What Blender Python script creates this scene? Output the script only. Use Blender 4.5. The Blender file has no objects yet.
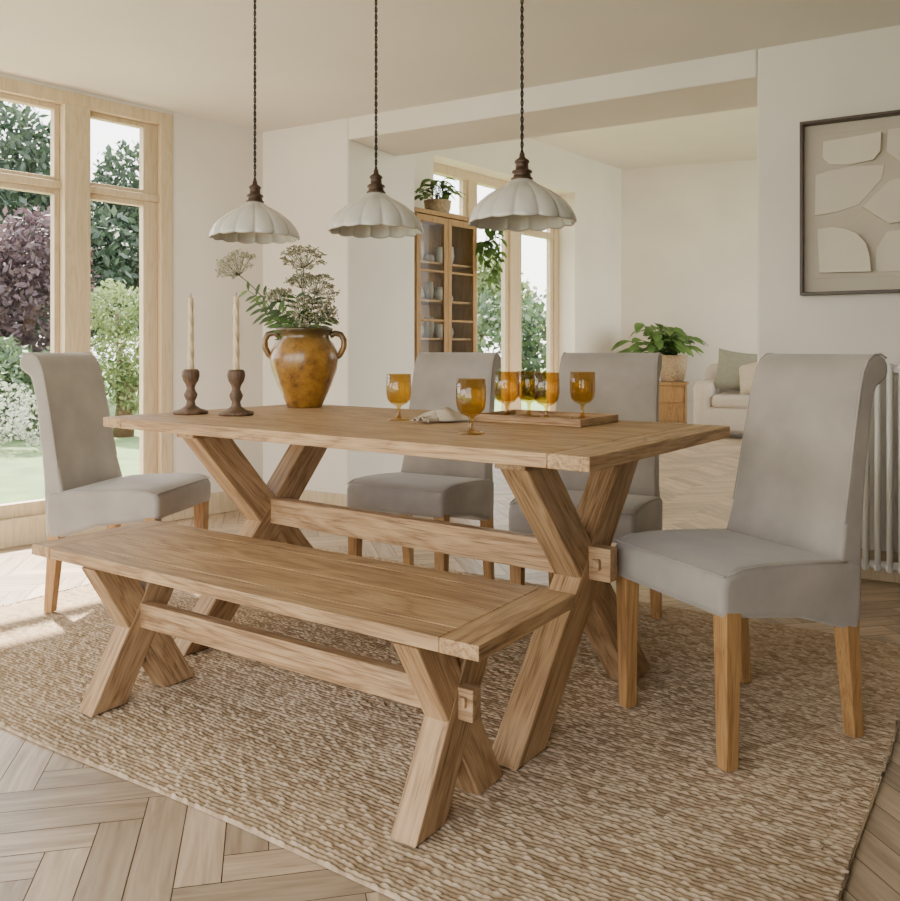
import bpy, math, random
import numpy as np
from mathutils import Vector, Matrix, Quaternion
random.seed(7); np.random.seed(7)
S=bpy.context.scene
COL=S.collection

# ---------------------------------------------------------------- materials
def newmat(name):
    m=bpy.data.materials.new(name); m.use_nodes=True
    nt=m.node_tree; nt.nodes.clear()
    o=nt.nodes.new('ShaderNodeOutputMaterial'); b=nt.nodes.new('ShaderNodeBsdfPrincipled')
    nt.links.new(b.outputs[0],o.inputs[0])
    return m,nt,b,o
def N(nt,t,**kw):
    n=nt.nodes.new(t)
    for k,v in kw.items(): setattr(n,k,v)
    return n
def ramp(nt,stops):
    r=nt.nodes.new('ShaderNodeValToRGB'); e=r.color_ramp.elements
    while len(e)<len(stops): e.new(0.5)
    for i,(p,c) in enumerate(stops):
        e[i].position=p; e[i].color=(*c,1)
    return r
def simple(name,col,rough=0.5,metal=0,var=0.0,scale=8,bump=0,bscale=60,spec=0.5,sheen=0,coat=0):
    m,nt,b,o=newmat(name)
    b.inputs['Roughness'].default_value=rough; b.inputs['Metallic'].default_value=metal
    b.inputs['Specular IOR Level'].default_value=spec
    b.inputs['Sheen Weight'].default_value=sheen; b.inputs['Coat Weight'].default_value=coat
    tc=N(nt,'ShaderNodeTexCoord')
    n=N(nt,'ShaderNodeTexNoise'); n.inputs['Scale'].default_value=scale; n.inputs['Detail'].default_value=5
    nt.links.new(tc.outputs['Object'],n.inputs['Vector'])
    lo=tuple(c*(1-var) for c in col); hi=tuple(min(1,c*(1+var)) for c in col)
    r=ramp(nt,[(0.3,lo),(0.7,hi)])
    nt.links.new(n.outputs['Fac'],r.inputs['Fac']); nt.links.new(r.outputs[0],b.inputs['Base Color'])
    if bump:
        n2=N(nt,'ShaderNodeTexNoise'); n2.inputs['Scale'].default_value=bscale; n2.inputs['Detail'].default_value=4
        nt.links.new(tc.outputs['Object'],n2.inputs['Vector'])
        bp=N(nt,'ShaderNodeBump'); bp.inputs['Strength'].default_value=bump; bp.inputs['Distance'].default_value=0.01
        nt.links.new(n2.outputs['Fac'],bp.inputs['Height']); nt.links.new(bp.outputs[0],b.inputs['Normal'])
    return m
def wood(name,c_dark,c_mid,c_light,rough=0.5,axis='X',coord='Object',scale=1.0,bump=0.15,pore=0.35):
    m,nt,b,o=newmat(name)
    b.inputs['Roughness'].default_value=rough; b.inputs['Specular IOR Level'].default_value=0.35
    tc=N(nt,'ShaderNodeTexCoord'); oi=N(nt,'ShaderNodeObjectInfo')
    add=N(nt,'ShaderNodeVectorMath',operation='ADD')
    mul=N(nt,'ShaderNodeMath',operation='MULTIPLY'); mul.inputs[1].default_value=37.0
    nt.links.new(oi.outputs['Random'],mul.inputs[0])
    nt.links.new(tc.outputs[coord],add.inputs[0]); nt.links.new(mul.outputs[0],add.inputs[1])
    def mp(a,bb):
        k=N(nt,'ShaderNodeMapping')
        s={'X':(a,bb,bb),'Z':(bb,bb,a),'Y':(bb,a,bb)}[axis]
        k.inputs['Scale'].default_value=[q*scale for q in s]
        nt.links.new(add.outputs[0],k.inputs['Vector']); return k
    k1=mp(1.1,9); n1=N(nt,'ShaderNodeTexNoise'); n1.inputs['Scale'].default_value=1.6; n1.inputs['Detail'].default_value=4; n1.inputs['Distortion'].default_value=0.8
    nt.links.new(k1.outputs[0],n1.inputs['Vector'])
    w=N(nt,'ShaderNodeMath',operation='MULTIPLY'); w.inputs[1].default_value=11
    nt.links.new(n1.outputs['Fac'],w.inputs[0])
    fr=N(nt,'ShaderNodeMath',operation='PINGPONG'); fr.inputs[1].default_value=1
    nt.links.new(w.outputs[0],fr.inputs[0])
    k2=mp(5,160); n2=N(nt,'ShaderNodeTexNoise'); n2.inputs['Scale'].default_value=1.0; n2.inputs['Detail'].default_value=3
    nt.links.new(k2.outputs[0],n2.inputs['Vector'])
    mx=N(nt,'ShaderNodeMix'); mx.data_type='FLOAT'; mx.inputs[0].default_value=0.58
    nt.links.new(fr.outputs[0],mx.inputs[2]); nt.links.new(n2.outputs['Fac'],mx.inputs[3])
    r=ramp(nt,[(0.15,c_dark),(0.42,c_mid),(0.8,c_light)])
    nt.links.new(mx.outputs[0],r.inputs['Fac'])
    k3=mp(9,330); n3=N(nt,'ShaderNodeTexNoise'); n3.inputs['Scale'].default_value=1.0; n3.inputs['Detail'].default_value=2
    nt.links.new(k3.outputs[0],n3.inputs['Vector'])
    pr=N(nt,'ShaderNodeMapRange'); pr.inputs[1].default_value=0.32; pr.inputs[2].default_value=0.48; pr.inputs[3].default_value=1-pore; pr.inputs[4].default_value=1.0
    nt.links.new(n3.outputs['Fac'],pr.inputs[0])
    hs=N(nt,'ShaderNodeHueSaturation')
    mr=N(nt,'ShaderNodeMapRange'); mr.inputs[3].default_value=0.92; mr.inputs[4].default_value=1.08
    mm=N(nt,'ShaderNodeMath',operation='MULTIPLY')
    nt.links.new(oi.outputs['Random'],mr.inputs[0]); nt.links.new(mr.outputs[0],mm.inputs[0]); nt.links.new(pr.outputs[0],mm.inputs[1])
    nt.links.new(mm.outputs[0],hs.inputs['Value'])
    nt.links.new(r.outputs[0],hs.inputs['Color']); nt.links.new(hs.outputs[0],b.inputs['Base Color'])
    ad=N(nt,'ShaderNodeMath',operation='ADD'); nt.links.new(n2.outputs['Fac'],ad.inputs[0]); nt.links.new(pr.outputs[0],ad.inputs[1])
    bp=N(nt,'ShaderNodeBump'); bp.inputs['Strength'].default_value=bump; bp.inputs['Distance'].default_value=0.003
    nt.links.new(ad.outputs[0],bp.inputs['Height']); nt.links.new(bp.outputs[0],b.inputs['Normal'])
    return m

OAK=wood('oak_wood',(0.19,0.10,0.045),(0.38,0.23,0.115),(0.51,0.335,0.18),bump=0.28,pore=0.42)
OAKLEG=wood('oak_leg_wood',(0.27,0.135,0.048),(0.38,0.205,0.078),(0.45,0.255,0.10),axis='Z')
OAKCAB=wood('cabinet_wood',(0.26,0.14,0.05),(0.37,0.21,0.08),(0.44,0.265,0.105),axis='Z')
DARKWOOD=wood('walnut_wood',(0.06,0.033,0.02),(0.11,0.062,0.037),(0.16,0.095,0.058),axis='Z')
FRAMEW=wood('pale_frame_wood',(0.47,0.36,0.225),(0.55,0.435,0.285),(0.61,0.49,0.335),axis='Z',bump=0.03,pore=0.08)
PLASTER=simple('wall_plaster',(0.73,0.68,0.61),0.85,var=0.06,scale=1.4,bump=0.15,bscale=4,spec=0.2)
CEIL=simple('ceiling_plaster',(0.76,0.72,0.66),0.9,var=0.035,scale=1.2,bump=0.10,bscale=3,spec=0.2)
SUEDE=simple('grey_suede',(0.325,0.287,0.252),0.75,var=0.16,scale=6,bump=0.10,bscale=45,sheen=0.35,spec=0.25)
SHADE=simple('glazed_shade',(0.50,0.475,0.43),0.2,var=0.05,scale=10,coat=0.6)
BRASS=simple('aged_brass',(0.07,0.04,0.025),0.4,metal=0.5,var=0.1)
CORD=simple('twisted_cord',(0.02,0.013,0.01),0.8,var=0.2,scale=200)
CANDLE=simple('ivory_wax',(0.60,0.47,0.28),0.5,var=0.05)
WHITE=simple('radiator_enamel',(0.74,0.73,0.70),0.3,var=0.01,coat=0.3)
PAPER=simple('relief_paper',(0.63,0.565,0.465),0.9,var=0.03,scale=6,bump=0.1,bscale=90)
PAPER2=simple('relief_backing',(0.50,0.445,0.36),0.9,var=0.03,scale=6,bump=0.1,bscale=90)
FRAMED=simple('dark_bronze_frame',(0.055,0.032,0.018),0.45,var=0.1)
BOUCLE=simple('boucle_fabric',(0.46,0.40,0.33),0.95,var=0.05,scale=60,bump=0.8,bscale=90)
SAGE=simple('sage_linen',(0.24,0.23,0.175),0.9,var=0.08,scale=30,bump=0.3,bscale=150)
LINEN=simple('cream_linen',(0.50,0.42,0.32),0.9,var=0.05,scale=20,bump=0.3,bscale=120)
BASKET=simple('woven_pot',(0.40,0.30,0.19),0.85,var=0.25,scale=40,bump=0.8,bscale=60)
CROCK=simple('crockery',(0.5,0.47,0.42),0.3,var=0.05)
STONE=simple('patio_stone',(0.42,0.39,0.34),0.9,var=0.1)

def leafmat(name,a,b_,tr=0.3):
    m,nt,b,o=newmat(name)
    tc=N(nt,'ShaderNodeTexCoord'); n=N(nt,'ShaderNodeTexNoise'); n.inputs['Scale'].default_value=3.0; n.inputs['Detail'].default_value=6
    nt.links.new(tc.outputs['Object'],n.inputs['Vector'])
    r=ramp(nt,[(0.35,a),(0.65,b_)]); nt.links.new(n.outputs['Fac'],r.inputs['Fac'])
    nt.links.new(r.outputs[0],b.inputs['Base Color']); b.inputs['Roughness'].default_value=0.6
    t=N(nt,'ShaderNodeBsdfTranslucent'); nt.links.new(r.outputs[0],t.inputs[0])
    mx=N(nt,'ShaderNodeMixShader'); mx.inputs[0].default_value=tr
    nt.links.new(b.outputs[0],mx.inputs[1]); nt.links.new(t.outputs[0],mx.inputs[2]); nt.links.new(mx.outputs[0],o.inputs[0])
    return m
LEAF=leafmat('plant_leaf',(0.07,0.14,0.03),(0.16,0.27,0.07))
LEAFDK=leafmat('leaf_dark',(0.05,0.09,0.035),(0.10,0.15,0.065))
UMBEL=leafmat('umbel_blossom',(0.34,0.33,0.22),(0.50,0.48,0.35))
T_DARK=leafmat('tree_dark_green',(0.02,0.04,0.025),(0.055,0.085,0.05))
T_MID=leafmat('tree_mid_green',(0.035,0.07,0.033),(0.10,0.145,0.065))
T_LIME=leafmat('tree_lime',(0.10,0.15,0.05),(0.22,0.27,0.10))
T_PURP=leafmat('tree_purple',(0.05,0.03,0.035),(0.12,0.075,0.085))
T_WHITE=leafmat('white_bloom',(0.24,0.28,0.19),(0.42,0.42,0.38))
GRASS=simple('lawn_grass',(0.10,0.155,0.05),0.95,var=0.25,scale=3,bump=0.5,bscale=80)

def thinglass(name,col,gl,fres=True):
    m,nt,b,o=newmat(name)
    nt.nodes.remove(b)
    t=N(nt,'ShaderNodeBsdfTransparent'); g=N(nt,'ShaderNodeBsdfGlossy'); g.inputs['Roughness'].default_value=0.02
    t.inputs[0].default_value=(*col,1)
    mx=N(nt,'ShaderNodeMixShader'); mx.inputs[0].default_value=gl
    if fres:
        lw=N(nt,'ShaderNodeLayerWeight'); lw.inputs[0].default_value=0.25
        mr=N(nt,'ShaderNodeMapRange'); mr.inputs[3].default_value=gl; mr.inputs[4].default_value=0.45
        nt.links.new(lw.outputs['Facing'],mr.inputs[0]); nt.links.new(mr.outputs[0],mx.inputs[0])
        cr=ramp(nt,[(0.3,col),(0.95,tuple(c**3 for c in col))]); nt.links.new(lw.outputs['Facing'],cr.inputs['Fac']); nt.links.new(cr.outputs[0],t.inputs[0])
    nt.links.new(t.outputs[0],mx.inputs[1]); nt.links.new(g.outputs[0],mx.inputs[2]); nt.links.new(mx.outputs[0],o.inputs[0])
    return m
AMBER=thinglass('amber_glass',(0.855,0.72,0.38),0.05)
PANE=thinglass('window_glass',(0.98,0.985,0.98),0.015,False)
def vasemat():
    m,nt,b,o=newmat('amber_glaze')
    tc=N(nt,'ShaderNodeTexCoord'); n=N(nt,'ShaderNodeTexNoise'); n.inputs['Scale'].default_value=24; n.inputs['Detail'].default_value=9; n.inputs['Roughness'].default_value=0.7
    nt.links.new(tc.outputs['Object'],n.inputs['Vector'])
    r=ramp(nt,[(0.33,(0.09,0.04,0.012)),(0.46,(0.26,0.12,0.02)),(0.6,(0.35,0.175,0.027)),(0.78,(0.46,0.26,0.055))])
    nt.links.new(n.outputs['Fac'],r.inputs['Fac'])
    sp=N(nt,'ShaderNodeSeparateXYZ'); nt.links.new(tc.outputs['Object'],sp.inputs[0])
    mr=N(nt,'ShaderNodeMapRange'); mr.inputs[1].default_value=0.25; mr.inputs[2].default_value=0.3
    nt.links.new(sp.outputs['Z'],mr.inputs[0])
    mx=N(nt,'ShaderNodeMix'); mx.data_type='RGBA'; mx.inputs[7].default_value=(0.075,0.048,0.015,1)
    nt.links.new(mr.outputs[0],mx.inputs[0]); nt.links.new(r.outputs[0],mx.inputs[6])
    nt.links.new(mx.outputs[2],b.inputs['Base Color'])
    b.inputs['Roughness'].default_value=0.3; b.inputs['Coat Weight'].default_value=0.4; b.inputs['Coat Roughness'].default_value=0.1
    return m
VASE=vasemat()

# ---------------------------------------------------------------- mesh builder
class MB:
    def __init__(s): s.v=[];s.f=[];s.m=[];s.sm=[]
    def add(s,vs,fs,mat=0,smooth=False):
        o=len(s.v); s.v+= [tuple(v) for v in vs]
        for f in fs: s.f.append(tuple(i+o for i in f)); s.m.append(mat); s.sm.append(smooth)
    def box(s,x0,x1,y0,y1,z0,z1,mat=0):
        vs=[(x,y,z) for z in (z0,z1) for y in (y0,y1) for x in (x0,x1)]
        s.add(vs,[(0,2,3,1),(4,5,7,6),(0,1,5,4),(2,6,7,3),(0,4,6,2),(1,3,7,5)],mat)
    def prism(s,poly,z0,z1,mat=0):
        n=len(poly)
        a=sum(poly[i][0]*poly[(i+1)%n][1]-poly[(i+1)%n][0]*poly[i][1] for i in range(n))
        if a<0: poly=poly[::-1]
        vs=[(x,y,z0) for x,y in poly]+[(x,y,z1) for x,y in poly]
        fs=[tuple(range(n))[::-1],tuple(range(n,2*n))]+[(i,(i+1)%n,n+(i+1)%n,n+i) for i in range(n)]
        s.add(vs,fs,mat)
    def extr(s,prof,x0,x1,mat=0):
        n=len(prof)
        vs=[(x0,y,z) for y,z in prof]+[(x1,y,z) for y,z in prof]
        fs=[tuple(range(n)),tuple(range(n,2*n))[::-1]]+[(i,n+i,n+(i+1)%n,(i+1)%n) for i in range(n)]
        s.add(vs,fs,mat)
    def lathe(s,prof,seg=32,c=(0,0,0),mat=0,fn=None,closed=False):
        vs=[];fs=[]
        n=len(prof)
        for i,(r,z) in enumerate(prof):
            for k in range(seg):
                a=2*math.pi*k/seg
                rr,zz=(r,z) if fn is None else fn(r,z,a,i)
                vs.append((c[0]+rr*math.cos(a),c[1]+rr*math.sin(a),c[2]+zz))
        m=n if closed else n-1
        for i in range(m):
            j=(i+1)%n
            for k in range(seg):
                k2=(k+1)%seg
                fs.append((i*seg+k,i*seg+k2,j*seg+k2,j*seg+k))
        s.add(vs,fs,mat,True)
        if not closed:
            if prof[0][0]>1e-4: s.add([vs[k] for k in range(seg)],[tuple(range(seg))[::-1]],mat)
            if prof[-1][0]>1e-4: s.add([vs[(n-1)*seg+k] for k in range(seg)],[tuple(range(seg))],mat)
    def tube(s,pts,rad,seg=8,mat=0):
        pts=[Vector(p) for p in pts]; n=len(pts)
        if not isinstance(rad,(list,tuple)): rad=[rad]*n
        vs=[];fs=[]
        for i,p in enumerate(pts):
            d=(pts[min(i+1,n-1)]-pts[max(i-1,0)]).normalized()
            up=Vector((0,0,1)) if abs(d.z)<0.9 else Vector((1,0,0))
            if i==0: u=d.cross(up).normalized()
            else:
                u=(u-d*u.dot(d)); u=u.normalized() if u.length>1e-6 else d.cross(up).normalized()
            w=d.cross(u)
            for k in range(seg):
                a=2*math.pi*k/seg
                vs.append(p+(u*math.cos(a)+w*math.sin(a))*rad[i])
        for i in range(n-1):
            for k in range(seg):
                k2=(k+1)%seg
                fs.append((i*seg+k,i*seg+k2,(i+1)*seg+k2,(i+1)*seg+k))
        fs.append(tuple(range(seg))[::-1]); fs.append(tuple((n-1)*seg+k for k in range(seg)))
        s.add(vs,fs,mat,True)
    def ball(s,c,r,sc=(1,1,1),mat=0,seg=10,ring=6):
        vs=[(c[0],c[1],c[2]-r*sc[2])]
        for i in range(1,ring):
            t=math.pi*i/ring
            for k in range(seg):
                a=2*math.pi*k/seg
                vs.append((c[0]+r*sc[0]*math.sin(t)*math.cos(a),c[1]+r*sc[1]*math.sin(t)*math.sin(a),c[2]-r*sc[2]*math.cos(t)))
        vs.append((c[0],c[1],c[2]+r*sc[2])); fs=[]
        for k in range(seg): fs.append((0,1+(k+1)%seg,1+k))
        for i in range(ring-2):
            for k in range(seg):
                a=1+i*seg
                fs.append((a+k,a+(k+1)%seg,a+seg+(k+1)%seg,a+seg+k))
        L=len(vs)-1; a=1+(ring-2)*seg
        for k in range(seg): fs.append((a+k,a+(k+1)%seg,L))
        s.add(vs,fs,mat,True)
    def leaf(s,base,d,L,W,up=(0,0,1),droop=0.3,mat=0,n=5):
        base=Vector(base); d=Vector(d).normalized(); up=Vector(up)
        side=d.cross(up)
        side=side.normalized() if side.length>1e-4 else Vector((1,0,0))
        nn=side.cross(d)
        vs=[];fs=[]
        for i in range(n+1):
            t=i/n; w=W*0.5*math.sin(math.pi*min(1,t*0.92+0.04))**0.8
            p=base+d*(L*t)-Vector((0,0,1))*(droop*L*t*t)
            vs+= [p-side*w+nn*w*0.25,p,p+side*w+nn*w*0.25]
        for i in range(n):
            a=i*3; fs+=[(a,a+1,a+4,a+3),(a+1,a+2,a+5,a+4)]
        s.add(vs,fs,mat,True)
    def obj(s,name,mats,parent=None,loc=(0,0,0),rz=0,bevel=0,bseg=2,sub=0,angle=35):
        me=bpy.data.meshes.new(name); me.from_pydata(s.v,[],s.f)
        if not isinstance(mats,(list,tuple)): mats=[mats]
        for m in mats: me.materials.append(m)
        me.polygons.foreach_set('material_index',s.m); me.polygons.foreach_set('use_smooth',s.sm)
        me.update()
        ob=bpy.data.objects.new(name,me); COL.objects.link(ob)
        ob.location=loc; ob.rotation_euler=(0,0,rz)
        if parent: ob.parent=parent
        if bevel:
            b=ob.modifiers.new('b','BEVEL'); b.width=bevel; b.segments=bseg; b.limit_method='ANGLE'; b.angle_limit=math.radians(angle); b.harden_normals=False
        if sub:
            q=ob.modifiers.new('s','SUBSURF'); q.levels=sub; q.render_levels=sub
        return ob
def smooth(ob):
    for p in ob.data.polygons: p.use_smooth=True
    return ob
def fixn(ob):
    import bmesh
    bm=bmesh.new(); bm.from_mesh(ob.data); bmesh.ops.recalc_face_normals(bm,faces=bm.faces); bm.to_mesh(ob.data); bm.free()
    return ob
def empty(name,loc,rz=0):
    e=bpy.data.objects.new(name,None); COL.objects.link(e); e.location=loc; e.rotation_euler=(0,0,rz); e.empty_display_size=0.1; return e
def board(name,par,x0,x1,y0,y1,z0,z1,mat=OAK,axis='x',bevel=0.003):
    c=((x0+x1)/2,(y0+y1)/2,(z0+z1)/2)
    m=MB()
    if axis=='x':
        m.box(x0-c[0],x1-c[0],y0-c[1],y1-c[1],z0-c[2],z1-c[2]); return m.obj(name,mat,par,c,0,bevel)
    m.box(y0-c[1],y1-c[1],-(x1-x0)/2,(x1-x0)/2,z0-c[2],z1-c[2]); return m.obj(name,mat,par,c,math.radians(90),bevel)
def slant(name,par,x,p0,p1,wh,t,mat=OAK,bevel=0.004):
    o=Vector((x,p0[0],p0[1])); d=Vector((0,p1[0]-p0[0],p1[1]-p0[1])).normalized()
    q=d.to_track_quat('X','Z'); qi=q.inverted()
    vs=[]
    for (y,z) in (p0,p1):
        for dy in (-wh/2,wh/2):
            for dx in (-t/2,t/2): vs.append(qi@(Vector((x+dx,y+dy,z))-o))
    m=MB(); m.add(vs,[(0,1,3,2),(4,6,7,5),(0,4,5,1),(2,3,7,6),(0,2,6,4),(1,5,7,3)])
    ob=m.obj(name,mat,par,o,0,bevel); ob.rotation_mode='QUATERNION'; ob.rotation_quaternion=q
    return fixn(ob)

H=1.01
R=math.radians
# ---------------------------------------------------------------- camera
cam=bpy.data.cameras.new('camera'); co=bpy.data.objects.new('camera',cam); COL.objects.link(co)
co.location=(0,0,H); co.rotation_euler=(R(90),0,0)
cam.sensor_width=36; cam.lens=34.08; cam.shift_y=-0.1117; cam.clip_start=0.05
S.camera=co

# ---------------------------------------------------------------- room shell
C0=(-1.214,5.53); d1=(-0.67,-0.742); PH1=math.atan2(d1[1],d1[0])
def wallboxes(name,org,phi,boxes,t,mat=PLASTER):
    m=MB()
    for (a,b,z0,z1) in boxes: m.box(a,b,-t,0,z0,z1)
    return m.obj(name,mat,None,(org[0],org[1],0),phi)
wallboxes('wall_left',C0,PH1,[(-0.25,0.647,0,2.42),(0.647,3.45,2.40,2.42),(3.45,6.2,0,2.42)],0.25)
m=MB(); m.prism([(-1.214,5.53),(-0.62,5.19),(-0.24,5.85),(-0.95,6.27),(-1.4,5.75)],0,3.5); m.obj('wall_pillar',PLASTER,bevel=0.012)
m=MB(); m.prism([(-0.62,5.19),(1.44,4.0),(1.70,4.45),(-0.36,5.64)],2.29,3.5); m.obj('wall_header',PLASTER,bevel=0.008)
m=MB(); m.prism([(1.44,4.0),(5.77,1.5),(6.03,1.95),(1.70,4.45)],0,3.5); m.obj('wall_right',PLASTER,bevel=0.01)
m=MB(); m.box(5.77,5.95,-0.6,1.5,0,2.42); m.obj('light_block_side',PLASTER)  # unseen wall added to shut out fill light from the right
m=MB(); m.box(-0.3,5.77,-0.75,-0.6,0,2.42); m.obj('light_block_front',PLASTER)  # unseen partial wall added behind the camera to cut fill light
m=MB(); m.prism([(-0.95,6.27),(-1.5,6.6),(-1.75,7.1),(-1.35,7.3),(-1.3,6.75),(-0.8,6.5)],0,3.5); m.obj('wall_passage',PLASTER)
P2=(2.56,12.0); d2=(-0.634,-0.773); PH2=math.atan2(d2[1],d2[0])
wallboxes('wall_back_left',P2,PH2,[(-0.3,1.54,0,3.5),(1.54,4.3,3.0,3.5),(4.3,6.6,0,3.5)],0.35)
wallboxes('wall_back',P2,math.atan2(0.34,-0.94),[(-7,0.3,0,3.5)],-0.3)
m=MB(); m.prism([(-1.35,5.6),(-5.5,1.0),(-5.5,-0.6),(5.9,-0.6),(5.9,1.5),(1.5,4.02),(-0.62,5.25)],2.42,2.5); m.obj('ceiling',CEIL)
m=MB(); m.prism([(-1.9,6.6),(2.5,12.3),(8.5,10.1),(6.0,1.95),(1.7,4.4),(-0.9,5.6)],3.5,3.6); m.obj('ceiling_back',CEIL)
m=MB(); m.box(0,0.645,0,0.018,0,0.13); m.obj('baseboard_left',FRAMEW,None,(C0[0],C0[1],0),PH1,0.004)
m=MB(); L=math.hypot(0.594,0.34); m.box(0.02,L,-0.018,0,0,0.13); m.obj('baseboard_pillar',FRAMEW,None,(-1.214,5.53,0),math.atan2(-0.34,0.594),0.004)
m=MB(); m.box(0.0,4.9,-0.018,0,0,0.13); m.obj('baseboard_right',FRAMEW,None,(1.44,4.0,0),math.atan2(-0.5,0.866),0.004)

w1=empty('window_1',(C0[0],C0[1],0),PH1)
def member(par,name,a,b,z0,z1,y0=-0.12,y1=0.012,mat=FRAMEW,bev=0.004):
    m=MB(); m.box(a,b,y0,y1,z0,z1); return m.obj(name,mat,par,(0,0,0),0,bev)
member(w1,'jamb_right',0.647,0.72,0,2.40); member(w1,'jamb_left',3.38,3.45,0,2.40)
member(w1,'head',0.72,3.38,2.33,2.40); member(w1,'sill_rail',0.72,3.38,0,0.14,-0.14,0.02)
bays=[(0.72,1.15),(1.29,2.0),(2.14,2.7),(2.84,3.38)]
for i in range(3): member(w1,'mullion',bays[i][1],bays[i+1][0],0.14,2.33,-0.12,0.03)
for a,b in bays:
    w=0.03
    wr=0.09 if a<1 else w
    member(w1,'transom',a,b,1.875,1.915,-0.10,-0.01)
    for z0,z1 in ((0.14,1.875),(1.915,2.33)):
        member(w1,'stile',a,a+wr,z0,z1,-0.08,-0.03); member(w1,'stile',b-w,b,z0,z1,-0.08,-0.03)
        member(w1,'rail',a+wr,b-w,z0,z0+w*(2.4 if z0<1 else 0.8),-0.08,-0.03); member(w1,'rail',a+wr,b-w,z1-w,z1,-0.08,-0.03)
        member(w1,'pane',a+wr,b-w,z0+w,z1-w,-0.064,-0.060,PANE,0)
w2=empty('window_2',(P2[0],P2[1],0),PH2)
y0,y1=-0.34,-0.24
member(w2,'jamb',1.54,1.64,0,3.0,y0,y1); member(w2,'jamb',4.2,4.3,0,3.0,y0,y1)
member(w2,'head',1.64,4.2,2.9,3.0,y0,y1); member(w2,'sill_rail',1.64,4.2,0,0.15,y0,y1)
b2=[(1.64,2.42),(2.62,3.3),(3.42,4.2)]
for i in range(2): member(w2,'mullion',b2[i][1],b2[i+1][0],0.15,2.9,y0,y1+0.01)
for a,b in b2:
    w=0.07
    member(w2,'transom',a,b,2.42,2.5,y0+0.01,y1-0.01)
    for z0,z1 in ((0.15,2.42),(2.5,2.9)):
        member(w2,'stile',a,a+w,z0,z1,-0.32,-0.26); member(w2,'stile',b-w,b,z0,z1,-0.32,-0.26)
        member(w2,'pane',a+w,b-w,z0,z1,-0.30,-0.295,PANE,0)

# ---------------------------------------------------------------- herringbone floor
def floor():
    w=0.088; n=5; ang=R(12); ca,sa=math.cos(ang),math.sin(ang)
    V=[];F=[];UV=[];RN=[]
    def inside(x,y):
        if y<0.3 or y>12.4 or x>6.2 or x<-5: return False
        if (x-C0[0])*(-0.742)+(y-C0[1])*0.67>0.2 and y<6.0: return False
        if (x-P2[0])*(-0.773)+(y-P2[1])*0.634>0.3: return False
        if (x-P2[0])*0.34+(y-P2[1])*0.94>0.2: return False
        return True
    g=0.0011
    def plank(x0,y0,x1,y1,horiz):
        cx,cy=(x0+x1)/2*w,(y0+y1)/2*w
        X=cx*ca-cy*sa; Y=cx*sa+cy*ca
        if not inside(X,Y): return
        r=random.random(); ou=random.uniform(0,50); ov=random.uniform(0,50)
        o=len(V)
        pts=[(x0*w+g,y0*w+g),(x1*w-g,y0*w+g),(x1*w-g,y1*w-g),(x0*w+g,y1*w-g)]
        for (a,b) in pts:
            V.append((a*ca-b*sa,a*sa+b*ca,0))
            u,v=(a-x0*w,b-y0*w) if horiz else (b-y0*w,a-x0*w)
            UV.append((u+ou,v+ov))
        F.append((o,o+1,o+2,o+3)); RN.append(r)
    for k in range(-190,190):
        for j in range(-24,24):
            ox=k+2*n*j
            if abs(ox)>190: continue
            plank(ox,k,ox+n,k+1,True); plank(ox,k+1,ox+1,k+1+n,False)
    np_=len(F)
    o=len(V)
    base=[(-1.4,5.75),(-5.0,1.75),(-5.0,-0.6),(6.2,-0.6),(6.2,10.7),(2.6,12.2),(-1.7,7.0)]
    for x,y in base: V.append((x,y,-0.003)); UV.append((0,0))
    F.append(tuple(range(o,o+len(base)))); RN.append(0)
    for x,y in base: V.append((x,y,-0.1)); UV.append((0,0))
    nb=len(base)
    for i in range(nb): F.append((o+i,o+nb+i,o+nb+(i+1)%nb,o+(i+1)%nb)); RN.append(0)
    me=bpy.data.meshes.new('floor'); me.from_pydata(V,[],F)
    uv=me.uv_layers.new(name='UVMap')
    arr=np.array(UV,dtype=np.float32)
    idx=np.empty(len(me.loops),dtype=np.int32); me.loops.foreach_get('vertex_index',idx)
    uv.data.foreach_set('uv',arr[idx].ravel())
    at=me.attributes.new('rnd','FLOAT','FACE'); at.data.foreach_set('value',RN)
    m,nt,b,o_=newmat('herringbone_oak')
    u=N(nt,'ShaderNodeUVMap'); u.uv_map='UVMap'
    k1=N(nt,'ShaderNodeMapping'); k1.inputs['Scale'].default_value=(2.5,26,1)
    n1=N(nt,'ShaderNodeTexNoise'); n1.inputs['Scale'].default_value=1.5; n1.inputs['Detail'].default_value=6; n1.inputs['Distortion'].default_value=1.0
    nt.links.new(u.outputs[0],k1.inputs[0]); nt.links.new(k1.outputs[0],n1.inputs['Vector'])
    r=ramp(nt,[(0.25,(0.29,0.205,0.135)),(0.5,(0.44,0.33,0.23)),(0.75,(0.56,0.44,0.32))])
    nt.links.new(n1.outputs['Fac'],r.inputs['Fac'])
    a=N(nt,'ShaderNodeAttribute'); a.attribute_name='rnd'
    mr=N(nt,'ShaderNodeMapRange'); mr.inputs[3].default_value=0.74; mr.inputs[4].default_value=1.2
    nt.links.new(a.outputs['Fac'],mr.inputs[0])
    hs=N(nt,'ShaderNodeHueSaturation'); nt.links.new(mr.outputs[0],hs.inputs['Value']); nt.links.new(r.outputs[0],hs.inputs['Color'])
    nt.links.new(hs.outputs[0],b.inputs['Base Color']); b.inputs['Roughness'].default_value=0.38
    me.materials.append(m); me.materials.append(simple('floor_gap',(0.12,0.08,0.05),0.9))
    mi=[0]*np_+[1]*(len(F)-np_); me.polygons.foreach_set('material_index',mi)
    ob=bpy.data.objects.new('floor',me); COL.objects.link(ob)
floor()

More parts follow.
